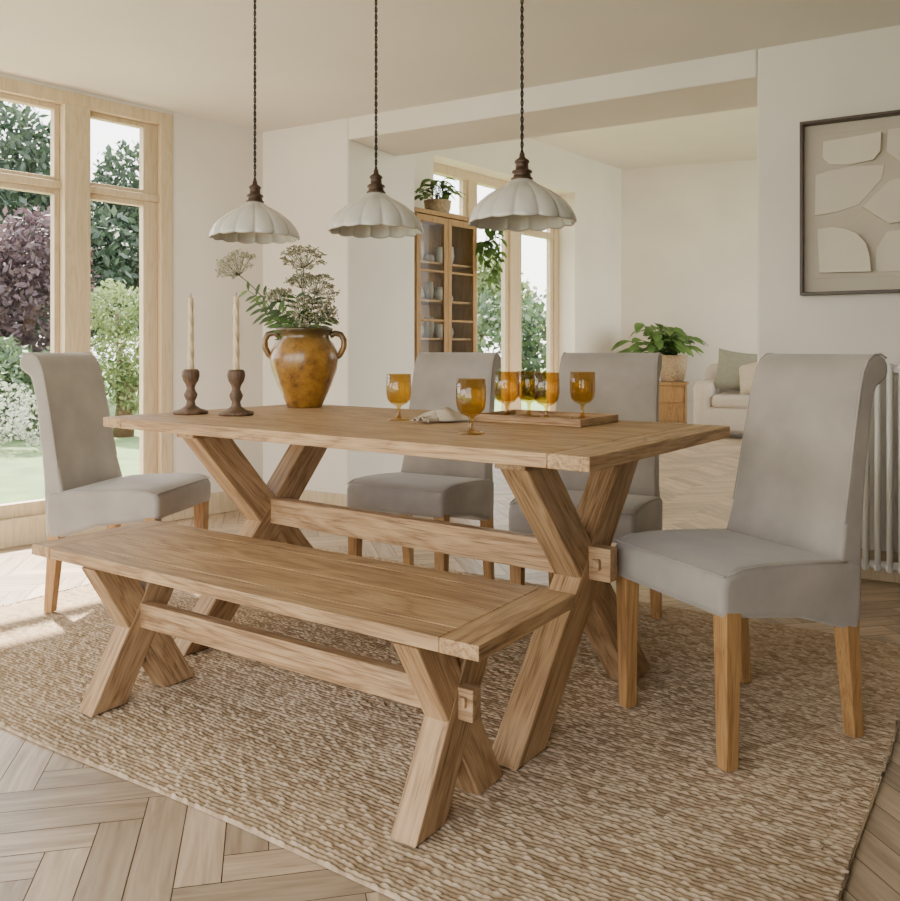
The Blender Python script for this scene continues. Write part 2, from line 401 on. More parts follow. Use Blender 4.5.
# ---------------------------------------------------------------- jute rug
def rug():
    Lx,Ly=3.0,2.0
    nx,ny=680,840
    xs=np.linspace(-Lx/2,Lx/2,nx); ys=np.linspace(-Ly/2,Ly/2,ny)
    X,Y=np.meshgrid(xs,ys)
    row=0.0125; loop=0.0200
    rng=np.random.RandomState(3)
    yy=Y+0.004*np.sin(X*3.1)+0.003*np.sin(X*7.7+1)+0.0016*np.sin(X*31+Y*9)+0.0012*np.sin(X*57-Y*23)
    ri=np.floor(yy/row).astype(int); fy=yy/row-ri
    off=rng.rand(400)
    xx=X/loop+off[(ri+200)%400]+0.3*np.sin(X*13+ri*1.7)+0.2*np.sin(X*41+ri*2.3)+0.35*(fy-0.5)
    ci=np.floor(xx).astype(int); fx=xx-ci
    tbl=rng.rand(512,512); rowv=rng.rand(512)
    rv=tbl[(ri+256)%512,(ci+256)%512]
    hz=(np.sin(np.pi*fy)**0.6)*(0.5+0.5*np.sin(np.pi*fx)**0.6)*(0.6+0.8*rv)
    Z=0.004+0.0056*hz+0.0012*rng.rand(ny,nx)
    cr=0.10
    dx=np.maximum(np.abs(X)-(Lx/2-cr),0); dy=np.maximum(np.abs(Y)-(Ly/2-cr),0)
    dd=np.hypot(dx,dy); k=np.where(dd>cr,cr/np.maximum(dd,1e-6),1.0)
    X=np.where(dd>cr,np.sign(X)*(Lx/2-cr+dx*k),X); Y=np.where(dd>cr,np.sign(Y)*(Ly/2-cr+dy*k),Y)
    X=X+(0.006*np.sin(Y*6)+0.003*np.sin(Y*140))*(np.abs(X)>1.44)+0.04*np.clip((X-0.5),0,1)*(1-Y*Y)
    Y=Y+0.006*np.sin(X*5)*(np.abs(Y)>0.9)
    Z[0,:]=0.001;Z[-1,:]=0.001;Z[:,0]=0.001;Z[:,-1]=0.001
    co_=np.stack([X,Y,Z],-1).reshape(-1,3).astype(np.float32)
    ii=np.arange(nx*ny).reshape(ny,nx)
    q=np.stack([ii[:-1,:-1],ii[:-1,1:],ii[1:,1:],ii[1:,:-1]],-1).reshape(-1,4)
    me=bpy.data.meshes.new('jute_rug')
    me.vertices.add(len(co_)); me.vertices.foreach_set('co',co_.ravel())
    me.loops.add(q.size); me.loops.foreach_set('vertex_index',q.ravel().astype(np.int32))
    me.polygons.add(len(q)); me.polygons.foreach_set('loop_start',np.arange(0,q.size,4,dtype=np.int32)); 
    me.update(calc_edges=True)
    me.polygons.foreach_set('use_smooth',[True]*len(q))
    at=me.attributes.new('rnd','FLOAT','POINT')
    at.data.foreach_set('value',(rv*0.33+rowv[(ri+256)%512]*0.12+np.clip(hz,0,1)*0.43+rng.rand(ny,nx)*0.12).ravel().astype(np.float32))  # random tone plus loop height: crevice shade between loops put into the colour
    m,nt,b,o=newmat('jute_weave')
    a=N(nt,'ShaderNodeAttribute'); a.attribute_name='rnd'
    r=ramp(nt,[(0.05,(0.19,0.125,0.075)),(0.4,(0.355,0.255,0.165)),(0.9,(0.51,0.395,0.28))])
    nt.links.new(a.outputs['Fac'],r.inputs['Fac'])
    tc=N(nt,'ShaderNodeTexCoord'); n=N(nt,'ShaderNodeTexNoise'); n.inputs['Scale'].default_value=2.2; n.inputs['Detail'].default_value=5
    nt.links.new(tc.outputs['Object'],n.inputs['Vector'])
    mr=N(nt,'ShaderNodeMapRange'); mr.inputs[1].default_value=0.3; mr.inputs[2].default_value=0.7; mr.inputs[3].default_value=0.88; mr.inputs[4].default_value=1.1
    nt.links.new(n.outputs['Fac'],mr.inputs[0])
    hs=N(nt,'ShaderNodeHueSaturation'); nt.links.new(mr.outputs[0],hs.inputs['Value']); nt.links.new(r.outputs[0],hs.inputs['Color'])
    nt.links.new(hs.outputs[0],b.inputs['Base Color']); b.inputs['Roughness'].default_value=0.95; b.inputs['Specular IOR Level'].default_value=0.1
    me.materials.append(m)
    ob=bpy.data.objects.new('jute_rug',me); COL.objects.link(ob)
    u=Vector((0.84,-0.545)).normalized(); v=Vector((0.545,0.84)).normalized()
    c=Vector((0.457,1.208))-u*1.5+v*1.0
    ob.location=(c.x,c.y,0.001); ob.rotation_euler=(0,0,math.atan2(u.y,u.x))
rug()
RZ=0.0125

# ---------------------------------------------------------------- table
T=empty('dining_table',(-0.172,2.752,0),R(-36.3))
hx,hy=0.925,0.4625; zt=0.78; th=0.034
SEAM=simple('wood_seam',(0.09,0.055,0.03),0.9)
for s in (-1,1):
    a,b=sorted((s*hx,s*(hx-0.105))); board('breadboard_end',T,a,b,-hy,hy,zt-th,zt,axis='y')
xi=hx-0.105; ys=[-hy,-hy+0.10,-0.12,0.12,hy-0.10,hy]
for i in range(5):
    board('top_plank',T,-xi+0.0014,xi-0.0014,ys[i]+0.0009,ys[i+1]-0.0009,zt-th,zt,bevel=0.002)
board('seam_fill',T,-xi-0.002,xi+0.002,-hy+0.01,hy-0.01,zt-th+0.004,zt-0.004,mat=SEAM,bevel=0)
LO=0.022
for s in (-1,1):
    x=s*0.635+LO
    board('cleat',T,x-0.045,x+0.045,-0.36,0.36,zt-th-0.028,zt-th,axis='y')
    slant('x_leg',T,x,(-0.326,RZ),(0.275,zt-th-0.028),0.14,0.084)
    slant('x_leg',T,x,(0.335,RZ),(-0.275,zt-th-0.028),0.14,0.081)
    board('tenon_key',T,*sorted((s*0.688+LO,s*0.712+LO)),-0.036,0.036,0.415,0.445,axis='y')
board('stretcher',T,-0.74+LO,0.74+LO,-0.022,0.022,0.385,0.475)

# ---------------------------------------------------------------- bench
B=empty('dining_bench',(-0.452,2.17,0),R(-34))
hx,hy=0.748,0.205; zt=0.46; th=0.03
for s in (-1,1):
    a,b=sorted((s*hx,s*(hx-0.09))); board('breadboard_end',B,a,b,-hy,hy,zt-th,zt,axis='y',bevel=0.002)
xi=hx-0.09
for y0,y1 in ((-hy,-0.14),(-0.14,0.0),(0.0,0.14),(0.14,hy)):
    board('top_plank',B,-xi+0.0012,xi-0.0012,y0+0.0008,y1-0.0008,zt-th,zt,bevel=0.002)
board('seam_fill',B,-xi-0.002,xi+0.002,-hy+0.01,hy-0.01,zt-th+0.004,zt-0.004,mat=SEAM,bevel=0)
for s in (-1,1):
    x=s*0.545
    board('cleat',B,x-0.035,x+0.035,-0.16,0.16,zt-th-0.02,zt-th,axis='y')
    slant('x_leg',B,x,(-0.118,RZ),(0.11,zt-th-0.02),0.110,0.066)
    slant('x_leg',B,x,(0.125,RZ),(-0.11,zt-th-0.02),0.110,0.063)
    board('tenon_key',B,*sorted((s*0.584,s*0.600)),-0.026,0.026,0.246,0.268,axis='y',bevel=0.002)
board('stretcher',B,-0.615,0.615,-0.017,0.017,0.215,0.285)

# ---------------------------------------------------------------- chairs
def chair(loc,rz,z=RZ):
    e=empty('dining_chair',(loc[0],loc[1],z),R(rz))
    prof=[(-0.262,0.366),(0.0,0.332),(0.192,0.272),(0.204,0.35),(0.204,0.452),(0.12,0.464),(0,0.474),(-0.12,0.48),(-0.2,0.479),(-0.245,0.467),(-0.262,0.442)]
    m=MB(); m.extr(prof,-0.222,0.222); s=smooth(m.obj('seat',SUEDE,e,bevel=0.02,bseg=4,angle=50))
    s.modifiers.new('w','WEIGHTED_NORMAL')
    back=[(0.125,0.44),(0.200,0.268),(0.206,0.35),(0.213,0.5),(0.223,0.65),(0.238,0.8),(0.252,0.88),(0.264,0.900),(0.280,0.909),(0.295,0.920),(0.304,0.938),(0.303,0.958),(0.292,0.976),(0.271,0.986),(0.246,0.985),(0.224,0.970),(0.208,0.94),(0.196,0.89),(0.178,0.78),(0.161,0.65),(0.147,0.55)]
    back=[(y+0.034*max(0,zz-0.3)/0.7,zz) for y,zz in back]
    def wd_(zz):
        if zz<0.45: return 0.2195-0.008*max(0,(zz-0.26))/0.19
        return 0.2055-0.013*(zz-0.45)/0.5
    nb=len(back); vs=[]
    for sx in (-1,1):
        for y,z_ in back: vs.append((sx*wd_(z_),y,z_))
    m=MB(); m.add(vs,[tuple(range(nb)),tuple(range(nb,2*nb))[::-1]]+[(i,nb+i,nb+(i+1)%nb,(i+1)%nb) for i in range(nb)])
    s=smooth(m.obj('backrest',SUEDE,e,bevel=0.012,bseg=3,angle=50)); fixn(s)
    s.modifiers.new('w','WEIGHTED_NORMAL')
    m=MB()
    for sx in (-1,1):
        m.tube([(sx*(wd_(zz)-0.003),y+0.0035,zz) for y,zz in back[12:][::-1]],0.0028,6)
        m.tube([(sx*(0.222-0.0045),y,zz-0.0045) for y,zz in ((0.15,0.462),(0,0.474),(-0.12,0.48),(-0.2,0.479),(-0.24,0.47))],0.0026,6)
    m.tube([(x,-0.252,0.4635) for x in (-0.217,-0.1,0,0.1,0.217)],0.0026,6)
    m.obj('piping',SUEDE,e)
    for sx in (-1,1):
        for yy,top,bot,zt_ in ((-0.225,0.048,0.036,0.38),(0.168,0.046,0.034,0.31)):
            x=sx*0.197; yb=yy if yy<0 else yy+0.03
            vs=[(x-bot/2,yb-bot/2,0),(x+bot/2,yb-bot/2,0),(x+bot/2,yb+bot/2,0),(x-bot/2,yb+bot/2,0),
                (x-top/2,yy-top/2,zt_),(x+top/2,yy-top/2,zt_),(x+top/2,yy+top/2,zt_),(x-top/2,yy+top/2,zt_)]
            m=MB(); m.add(vs,[(3,2,1,0),(4,5,6,7),(0,1,5,4),(1,2,6,5),(2,3,7,6),(3,0,4,7)])
            m.obj('leg_%d'%(1+(sx>0)+2*(yy>0)),OAKLEG,e,bevel=0.003)
    return e
chair((0.784,2.305),-65.5)
chair((-1.295,3.41),80)
chair((-0.10,3.52),-28)
chair((0.508,3.085),-25)

# ---------------------------------------------------------------- pendants
BULB=simple('bulb_glass',(0.7,0.66,0.58),0.2)
def pendant(x,y,zr):
    e=empty('pendant_lamp',(x,y,zr))
    NL=14
    prof=[(0.156,-0.002),(0.1555,0.006),(0.152,0.018),(0.142,0.036),(0.125,0.055),(0.102,0.073),(0.076,0.089),(0.051,0.102),(0.033,0.114),(0.023,0.126)]
    def fn(r,z,a,i):
        t=max(0,min(1,(r-0.03)/0.12))
        l=abs(math.sin(a*NL/2))
        return r*(1-0.065*(t**0.6)*(1-l**0.6)), z-0.005*t**4*l
    inner=[(r-0.004,z-0.003) for r,z in prof][::-1]
    m=MB(); m.lathe(prof+inner,196,fn=fn,closed=True); m.obj('shade',SHADE,e)
    m=MB(); m.lathe([(0.0,0.112),(0.030,0.115),(0.032,0.122),(0.026,0.126),(0.024,0.136),(0.03,0.139),(0.028,0.144),(0.019,0.148),(0.018,0.165),(0.022,0.168),(0.020,0.174),(0.009,0.182),(0.007,0.195),(0.0,0.197)],24)
    m.ball((0,0,0.07),0.028,(1,1,1.2),1,16,10)
    m.obj('fitting',[BRASS,BULB],e)
    top=2.42-zr
    m=MB(); nn=260
    for ph in (0,math.pi):
        m.tube([(0.0028*math.cos(ph+i*0.42),0.0028*math.sin(ph+i*0.42),0.195+(top-0.195)*i/nn) for i in range(nn+1)],0.0026,6)
    m.obj('cord',CORD,e)
    m=MB(); m.lathe([(0.0,top-0.025),(0.045,top-0.024),(0.05,top-0.001),(0.0,top)],24); m.obj('ceiling_rose',BRASS,e)
pendant(-0.686,3.0,1.410); pendant(-0.241,2.78,1.402); pendant(0.207,2.45,1.380)

# ---------------------------------------------------------------- tabletop items
TZ=0.7805
def candlestick(x,y,h,ct):
    e=empty('candlestick',(x,y,TZ))
    k=h/0.157
    p=[(0.0,0),(0.058,0.0),(0.062,0.006),(0.058,0.012),(0.035,0.018),(0.018,0.03),(0.014,0.045),(0.02,0.056),(0.024,0.068),(0.018,0.08),(0.014,0.09),(0.018,0.104),(0.027,0.118),(0.031,0.135),(0.03,0.15),(0.024,0.157),(0.0,0.157)]
    m=MB(); m.lathe([(r,z*k) for r,z in p],32); m.obj('holder',DARKWOOD,e)
    z0=h-0.01; nz=70
    pr=[(0,z0)]+[((0.0112-0.0022*i/nz),z0+(ct-0.006-z0)*i/nz) for i in range(nz+1)]+[(0.004,ct),(0,ct+0.001)]
    m=MB(); m.lathe(pr,24,fn=lambda r,z,a,i:(r*(1+0.13*math.cos(3*a+z*110)),z)); m.obj('candle',CANDLE,e)
    m=MB(); m.tube([(0,0,ct),(0.001,0,ct+0.012)],0.001,5); m.obj('wick',CORD,e)
candlestick(-0.930,3.06,0.16,0.42); candlestick(-0.752,3.00,0.16,0.42)

def vase(x,y):
    e=empty('ceramic_vase',(x,y,TZ))
    out=[(0.0,0),(0.066,0.0),(0.07,0.006),(0.084,0.04),(0.107,0.09),(0.127,0.145),(0.135,0.19),(0.131,0.225),(0.116,0.255),(0.100,0.272),(0.096,0.285),(0.102,0.298),(0.112,0.308),(0.112,0.316),(0.104,0.318)]
    inn=[(0.094,0.300),(0.088,0.28),(0.1,0.255),(0.118,0.22),(0.12,0.18),(0.09,0.08),(0.0,0.02)]
    def fn(r,z,a,i): return r*(1+0.008*math.sin(3*a+z*20)),z
    m=MB(); m.lathe(out+inn,56,fn=fn)
    for s in (-1,1):
        ca,sa=math.cos(R(8)),math.sin(R(8))
        pts=[(0.100,0.285),(0.120,0.297),(0.144,0.291),(0.157,0.268),(0.155,0.238),(0.142,0.212),(0.128,0.2)]
        P=[]
        for i in range(len(pts)-1):
            for t in (0,0.5): P.append((pts[i][0]*(1-t)+pts[i+1][0]*t,pts[i][1]*(1-t)+pts[i+1][1]*t))
        P.append(pts[-1])
        m.tube([(s*r*ca,s*r*sa,z) for r,z in P],0.0125,10)
    m.obj('pot',VASE,e)
    m=MB()
    rnd=random.Random(5)
    def stem(tip,r=0.0022,mid=(0,0)):
        a=Vector((tip[0]*0.12,tip[1]*0.12,0.12)); t=Vector(tip)
        c=Vector((tip[0]*0.3+mid[0],tip[1]*0.3+mid[1],0.28+0.45*(t.z-0.28)))
        pts=[]
        for i in range(11):
            q=i/10; pts.append(a*(1-q)**2+c*2*q*(1-q)+t*q*q)
        m.tube(pts,r,6,0); return pts
    def umbel(tip,d,Rr,dens=26,mat=1):
        d=Vector(d).normalized(); tip=Vector(tip)
        ux=d.orthogonal().normalized(); uy=d.cross(ux)
        for i in range(dens):
            t=math.sqrt((i+0.5)/dens); a=i*2.399
            th_=t*1.15
            dr=d*math.cos(th_)+(ux*math.cos(a)+uy*math.sin(a))*math.sin(th_)
            L_=Rr*(0.85+0.25*rnd.random())
            p=tip+dr*L_
            m.tube([tip,tip+dr*L_*0.5-d*0.004,p],0.0009,4,0)
            for j in range(10):
                q=p+Vector((rnd.gauss(0,1),rnd.gauss(0,1),rnd.gauss(0,0.6)))*0.0085
                m.ball(q,0.0030+rnd.random()*0.002,(1,1,0.8),mat,5,4)
    k=3.45/852
    def T_(px,py,dy=0): return ((px-306)*k,dy,(407-py)*k)
    for (px,py,dy,d,rr,dn) in [(240,276,0.02,(-0.35,-0.7,1),0.088,36),(303,268,0.05,(0.1,-0.8,1),0.088,36),(318,296,-0.04,(0.6,-0.7,0.8),0.08,32),(308,318,-0.09,(0.5,-0.8,0.6),0.075,30),(284,304,-0.05,(-0.1,-0.5,1),0.055,20),(300,288,0.08,(-.2,0,1),0.06,22),(322,316,0,(1,-.3,.5),0.055,20)]:
        t=T_(px,py,dy); stem(t); umbel(t,d,rr,dn)
    for (px,py,dy) in [(252,292,-0.03),(264,296,0.03),(300,300,-0.06),(285,312,-0.1),(330,318,-0.02),(312,300,0.06),(272,316,-0.08),(296,318,-0.12),(318,318,-0.1),(262,306,-0.05)]:
        pts=stem(T_(px,py,dy),0.0018)
        for i in range(4,11):
            for s in (-1,1):
                d=(pts[i]-pts[i-1]).normalized(); sd=d.cross(Vector((0,1,0.2))).normalized()*s
                m.leaf(pts[i],d*0.6+sd+Vector((0,rnd.uniform(-.4,.4),0)),rnd.uniform(0.04,0.065),0.014,(0,-1,0.3),0.2,2 if rnd.random()<0.6 else 3)
    m.obj('flowers',[LEAFDK,UMBEL,LEAFDK,LEAF],e)
vase(-0.583,3.42)

def goblet(x,y,z):
    o=[(0.0,0),(0.036,0.0),(0.038,0.002),(0.03,0.005),(0.010,0.009),(0.0055,0.02),(0.005,0.038),(0.009,0.047),(0.026,0.054),(0.036,0.066),(0.040,0.085),(0.0405,0.11),(0.0395,0.150)]
    i=[(0.0383,0.1505),(0.0390,0.11),(0.0385,0.086),(0.0345,0.069),(0.0245,0.058),(0.0,0.054)]
    def fn(r,z_,a,k): 
        return (r*(1+0.018*math.cos(a*16)*max(0,min(1,(z_-0.05)/0.02))*max(0,min(1,(0.145-z_)/0.02))),z_)
    m=MB(); m.lathe(o+i,96,fn=fn); m.obj('wine_goblet',AMBER,None,(x,y,z))
goblet(-0.168,2.80,TZ); goblet(0.0575,2.333,TZ)
tr=empty('serving_tray',(0.305,2.735,TZ),R(-36.3))
a,b=0.195,0.13
board('tray_base',tr,-a,a,-b,b,0,0.008)
for s in (-1,1):
    board('rim',tr,-a,a,*sorted((s*b,s*(b-0.01))),0.008,0.024,bevel=0.002)
    board('rim',tr,*sorted((s*a,s*(a-0.01))),-b+0.01,b-0.01,0.008,0.024,axis='y',bevel=0.002)
for g in [(0.183,2.76),(0.262,2.83),(0.300,2.655),(0.425,2.735)]: goblet(g[0],g[1],TZ+0.0085)
def napkin():
    nx,ny=60,36; v=[];f=[]
    for j in range(ny+1):
        for i in range(nx+1):
            s=i/nx; t=j/ny
            pinch=0.35+0.65*abs(s-0.35)**0.7*1.3
            y=(t-0.5)*0.13*pinch
            hump=math.sin(math.pi*t)**0.6
            z=0.004+hump*(0.028*math.exp(-((s-0.55)/0.3)**2)+0.008)+0.006*math.sin(t*19+s*5)*hump+0.004*math.sin(s*15+t*6)*hump
            v.append(((s-0.5)*0.17,y+0.008*math.sin(s*9),max(0.001,z)))
    for j in range(ny):
        for i in range(nx):
            a=j*(nx+1)+i; f.append((a,a+1,a+nx+2,a+nx+1))
    m=MB(); m.add(v,f,0,True); ob=m.obj('linen_napkin',LINEN,None,(-0.03,2.72,TZ),R(38))
    q=ob.modifiers.new('s','SOLIDIFY'); q.thickness=0.003; q.offset=1
napkin()

# ---------------------------------------------------------------- framed art
phr=math.atan2(-0.5,0.866)
art=empty('framed_artwork',(1.44+0.194*0.866,4.0-0.194*0.5,1.256),phr)
W,Hh=0.62,0.783; fy0,fy1=-0.06,-0.002
m=MB(); fw=0.014
m.box(0,W,fy0,fy1,0,fw); m.box(0,W,fy0,fy1,Hh-fw,Hh); m.box(0,fw,fy0,fy1,fw,Hh-fw); m.box(W-fw,W,fy0,fy1,fw,Hh-fw)
m.obj('frame',FRAMED,art,bevel=0.002)
m=MB(); m.box(fw,W-fw,-0.012,-0.003,fw,Hh-fw); m.obj('backing',PAPER2,art)
def cut(name,pts,d,tx=0.0,tz=0.0,mat=PAPER):
    n=len(pts); cx=sum(p[0] for p in pts)/n; cz=sum(p[1] for p in pts)/n
    vs=[(x,-0.0121,z) for x,z in pts]+[(x,-0.012-max(0.003,d+tx*(x-cx)+tz*(z-cz)),z) for x,z in pts]
    m=MB(); m.add(vs,[tuple(range(n))[::-1],tuple(range(n,2*n))]+[(i,(i+1)%n,n+(i+1)%n,n+i) for i in range(n)])
    fixn(m.obj(name,mat,art,bevel=0.0015))
cut('relief_1',[(0.055,0.725),(0.055,0.075),(0.565,0.075),(0.565,0.725)],0.004,mat=PAPER2)
cut('relief_2',[(0.095,0.69),(0.09,0.615),(0.12,0.585),(0.20,0.575),(0.30,0.585),(0.325,0.62),(0.33,0.70)],0.022,0.08,0.10)
cut('relief_3',[(0.065,0.54),(0.06,0.36),(0.15,0.37),(0.24,0.395),(0.33,0.50),(0.34,0.56),(0.22,0.565),(0.12,0.555)],0.018,-0.08,0.08)
cut('relief_4',[(0.07,0.30),(0.08,0.10),(0.29,0.095),(0.285,0.16),(0.27,0.22),(0.235,0.265),(0.19,0.29),(0.13,0.305)],0.028,0.10,-0.08)
cut('relief_5',[(0.255,0.38),(0.36,0.30),(0.555,0.33),(0.555,0.52),(0.36,0.485)],0.030,-0.08,0.10)
cut('relief_6',[(0.305,0.095),(0.555,0.095),(0.555,0.30),(0.46,0.275),(0.35,0.27),(0.31,0.20)],0.020,0.08,0.08)
cut('relief_7',[(0.355,0.71),(0.35,0.61),(0.42,0.545),(0.555,0.56),(0.555,0.71)],0.026,-0.08,-0.08)

# ---------------------------------------------------------------- radiator
rad=empty('radiator',(1.44+0.40*0.866,4.0-0.40*0.5,0),phr)
m=MB()
for i in range(20):
    x=0.02+i*0.046
    for y in (-0.055,-0.095):
        m.tube([(x,y,0.07),(x,y,0.94)],0.0125,10)
    m.tube([(x,-0.045,0.075),(x,-0.105,0.075)],0.016,10); m.tube([(x,-0.045,0.935),(x,-0.105,0.935)],0.016,10)
m.tube([(0.0,-0.075,0.085),(0.92,-0.075,0.085)],0.017,12); m.tube([(0.0,-0.075,0.925),(0.92,-0.075,0.925)],0.017,12)
for x in (0.02,0.89): m.box(x-0.012,x+0.012,-0.1,-0.05,0,0.08); 
m.tube([(0.89,-0.07,0.6),(0.89,-0.018,0.6)],0.008,8)
m.obj('columns',WHITE,rad)

# ---------------------------------------------------------------- display cabinet
cab=empty('display_cabinet',(-0.312,7.6,0),math.atan2(0.773,0.634))
CW,CD,CH=0.875,0.42,2.28
m=MB()
m.box(0,0.03,0,CD,0.06,CH-0.04); m.box(CW-0.03,CW,0,CD,0.06,CH-0.04); m.box(0.03,CW-0.03,CD-0.015,CD,0.06,CH-0.04)
m.box(-0.02,CW+0.02,-0.02,CD+0.02,CH-0.04,CH); m.box(0.0,CW,0,CD,0.0,0.06)
for z in (0.06,0.75,1.1,1.45,1.8): m.box(0.03,CW-0.03,0.02,CD-0.015,z,z+0.02)
for a,b in ((0.0,CW/2-0.002),(CW/2+0.002,CW)):
    for z0,z1 in ((0.08,0.74),(0.78,CH-0.05)):
        m.box(a,a+0.055,-0.022,0,z0,z1); m.box(b-0.055,b,-0.022,0,z0,z1)
        m.box(a+0.055,b-0.055,-0.022,0,z0,z0+0.06); m.box(a+0.055,b-0.055,-0.022,0,z1-0.06,z1)
        if z0<0.5: m.box(a+0.055,b-0.055,-0.012,0,z0+0.06,z1-0.06)
        else:
            for zz in (1.27,1.72): m.box(a+0.055,b-0.055,-0.018,-0.004,zz,zz+0.02)
m.obj('carcass',OAKCAB,cab,bevel=0.003)
m=MB()
for a,b in ((0.0,CW/2),(CW/2,CW)): m.box(a+0.055,b-0.055,-0.012,-0.009,0.84,CH-0.11)
m.obj('glass',PANE,cab)
m=MB(); rr=random.Random(2)
for z in (0.77,1.12,1.47,1.82):
    for x in (0.14,0.28,0.42,0.58,0.72):
        r_=rr.uniform(0.04,0.06); h_=rr.uniform(0.06,0.2)
        m.lathe([(0,0),(r_*0.6,0),(r_,h_*0.5),(r_*0.8,h_),(r_*0.7,h_),(0,h_*0.3)],16,(x,0.2,z+0.001))
m.obj('crockery',CROCK,cab)

def potplant(name,loc,pr,ph,mats,spread,nleaf,L0,seed,hang=0,lean=(0,0)):
    e=empty(name,loc); rr=random.Random(seed)
    m=MB(); m.lathe([(0,0),(pr*0.72,0),(pr*0.95,ph*0.5),(pr,ph*0.95),(pr*1.03,ph),(pr*0.93,ph),(pr*0.9,ph*0.85),(0,ph*0.84)],28); m.obj('pot',mats[0],e)
    m=MB()
    for i in range(nleaf):
        a=rr.uniform(0,6.283); el=rr.uniform(0.15,1.3)
        r_=spread*math.cos(el)*rr.uniform(0.5,1.0); hgt=spread*math.sin(el)*rr.uniform(0.5,1.0)
        tip=Vector((lean[0]*rr.random()+r_*math.cos(a),lean[1]+r_*math.sin(a),ph+0.02+hgt-hang*rr.random()*(r_/spread)))
        b=Vector((rr.uniform(-.3,.3)*pr,rr.uniform(-.3,.3)*pr,ph*0.84))
        mid=(b+tip)/2+Vector((0,0,spread*0.18))
        pts=[b*(1-t)**2+mid*2*t*(1-t)+tip*t*t for t in [j/6 for j in range(7)]]
        m.tube(pts,0.004*L0/0.15,5,0)
        d=Vector((math.cos(a),math.sin(a),rr.uniform(-0.4,0.3)))
        m.leaf(tip,d,L0*rr.uniform(0.8,1.2),L0*0.55,(0,-0.5,1),0.35,1)
        for s in (-1,1):
            m.leaf(pts[4],Vector((math.cos(a+s),math.sin(a+s),0.2)),L0*rr.uniform(0.6,0.9),L0*0.42,(0,-0.5,1),0.3,1)
    m.obj('foliage',[LEAFDK,LEAF],e)
    return e
ux,uy=0.634,0.773
potplant('potted_fern',(-0.312+ux*0.55-uy*0.2,7.6+uy*0.55+ux*0.2,2.281),0.13,0.15,[BASKET],0.24,26,0.13,11,0.1)
iv=MB(); rr=random.Random(4)
base=Vector((-0.312+ux*0.97,7.6+uy*0.97-0.02,2.29))
for k_ in range(4):
    p0=base+Vector((-0.02+0.02*k_,0,0.04)); pts=[p0+Vector((0.08*math.sin(t*1.3)+0.02*k_,-0.05,0.05*math.sin(t*3)-0.13*t*(1+0.3*k_))) for t in [j/3 for j in range(9)]]
    iv.tube(pts,0.004,5,0)
    for p in pts[2:]:
        for s in range(3): iv.leaf(p,(rr.uniform(-.3,1),rr.uniform(-1,0.3),rr.uniform(-.6,.3)),0.09,0.055,(0,-0.5,1),0.4,1)
ivo=iv.obj('trailing_ivy',[LEAFDK,LEAF])

# ---------------------------------------------------------------- far room furniture
st=empty('side_table',(2.87,11.0,0),R(-20))
m=MB(); m.box(-0.19,0.19,-0.17,0.17,0.56,0.6); m.box(-0.17,0.17,-0.15,0.15,0.08,0.56)
for sx in (-1,1):
    for sy in (-1,1): m.box(sx*0.15-0.02,sx*0.15+0.02,sy*0.13-0.02,sy*0.13+0.02,0,0.08)
for z in (0.11,0.34): m.box(-0.15,0.15,-0.162,-0.15,z,z+0.2); m.ball((0,-0.17,z+0.1),0.014)
m.obj('body',OAKCAB,st,bevel=0.004)
potplant('potted_plant',(2.87,11.0,0.602),0.19,0.34,[BASKET],0.46,56,0.22,21,0.05,(-0.42,-0.05))

ac=empty('armchair',(3.42,10.0,0),R(-25))
def cush(name,x0,x1,y0,y1,z0,z1,bev,mat=BOUCLE,par=ac):
    m=MB(); c=((x0+x1)/2,(y0+y1)/2,(z0+z1)/2); m.box(x0-c[0],x1-c[0],y0-c[1],y1-c[1],z0-c[2],z1-c[2])
    return smooth(m.obj(name,mat,par,c,0,bev,5))
cush('base',-0.42,0.42,-0.42,0.42,0.07,0.36,0.06); cush('seat_cushion',-0.29,0.29,-0.43,0.28,0.34,0.50,0.06)
cush('arm_1',-0.5,-0.28,-0.42,0.42,0.07,0.66,0.1); cush('arm_2',0.28,0.5,-0.42,0.42,0.07,0.66,0.1)
cush('back',-0.46,0.46,0.22,0.48,0.07,0.84,0.11)
for sx in (-0.38,0.38):
    for sy in (-0.36,0.36):
        m=MB(); m.lathe([(0,0),(0.02,0),(0.028,0.09),(0,0.09)],12,(sx,sy,0)); m.obj('foot',DARKWOOD,ac)
def pillow(name,loc,rot,mat,sz):
    nn=14; v=[];f=[]
    for side in (1,-1):
        o=len(v)
        for j in range(nn+1):
            for i in range(nn+1):
                a=i/nn*2-1; b=j/nn*2-1
                h_=0.3*((1-a**4)*(1-b**4))**0.6
                v.append((a*sz/2*(1-0.08*(1-b*b)),side*h_*sz/2,b*sz/2*(1-0.08*(1-a*a))))
        for j in range(nn):
            for i in range(nn):
                q=o+j*(nn+1)+i; ff=(q,q+1,q+nn+2,q+nn+1); f.append(ff if side<0 else ff[::-1])
    m=MB(); m.add(v,f,0,True); ob=m.obj(name,mat,None,loc); ob.rotation_euler=rot; return ob
pillow('throw_pillow',(3.36,9.96,0.76),(R(-18),R(8),R(-20)),SAGE,0.50)
pillow('throw_pillow',(3.50,9.78,0.70),(R(-25),R(-14),R(-30)),LINEN,0.40)

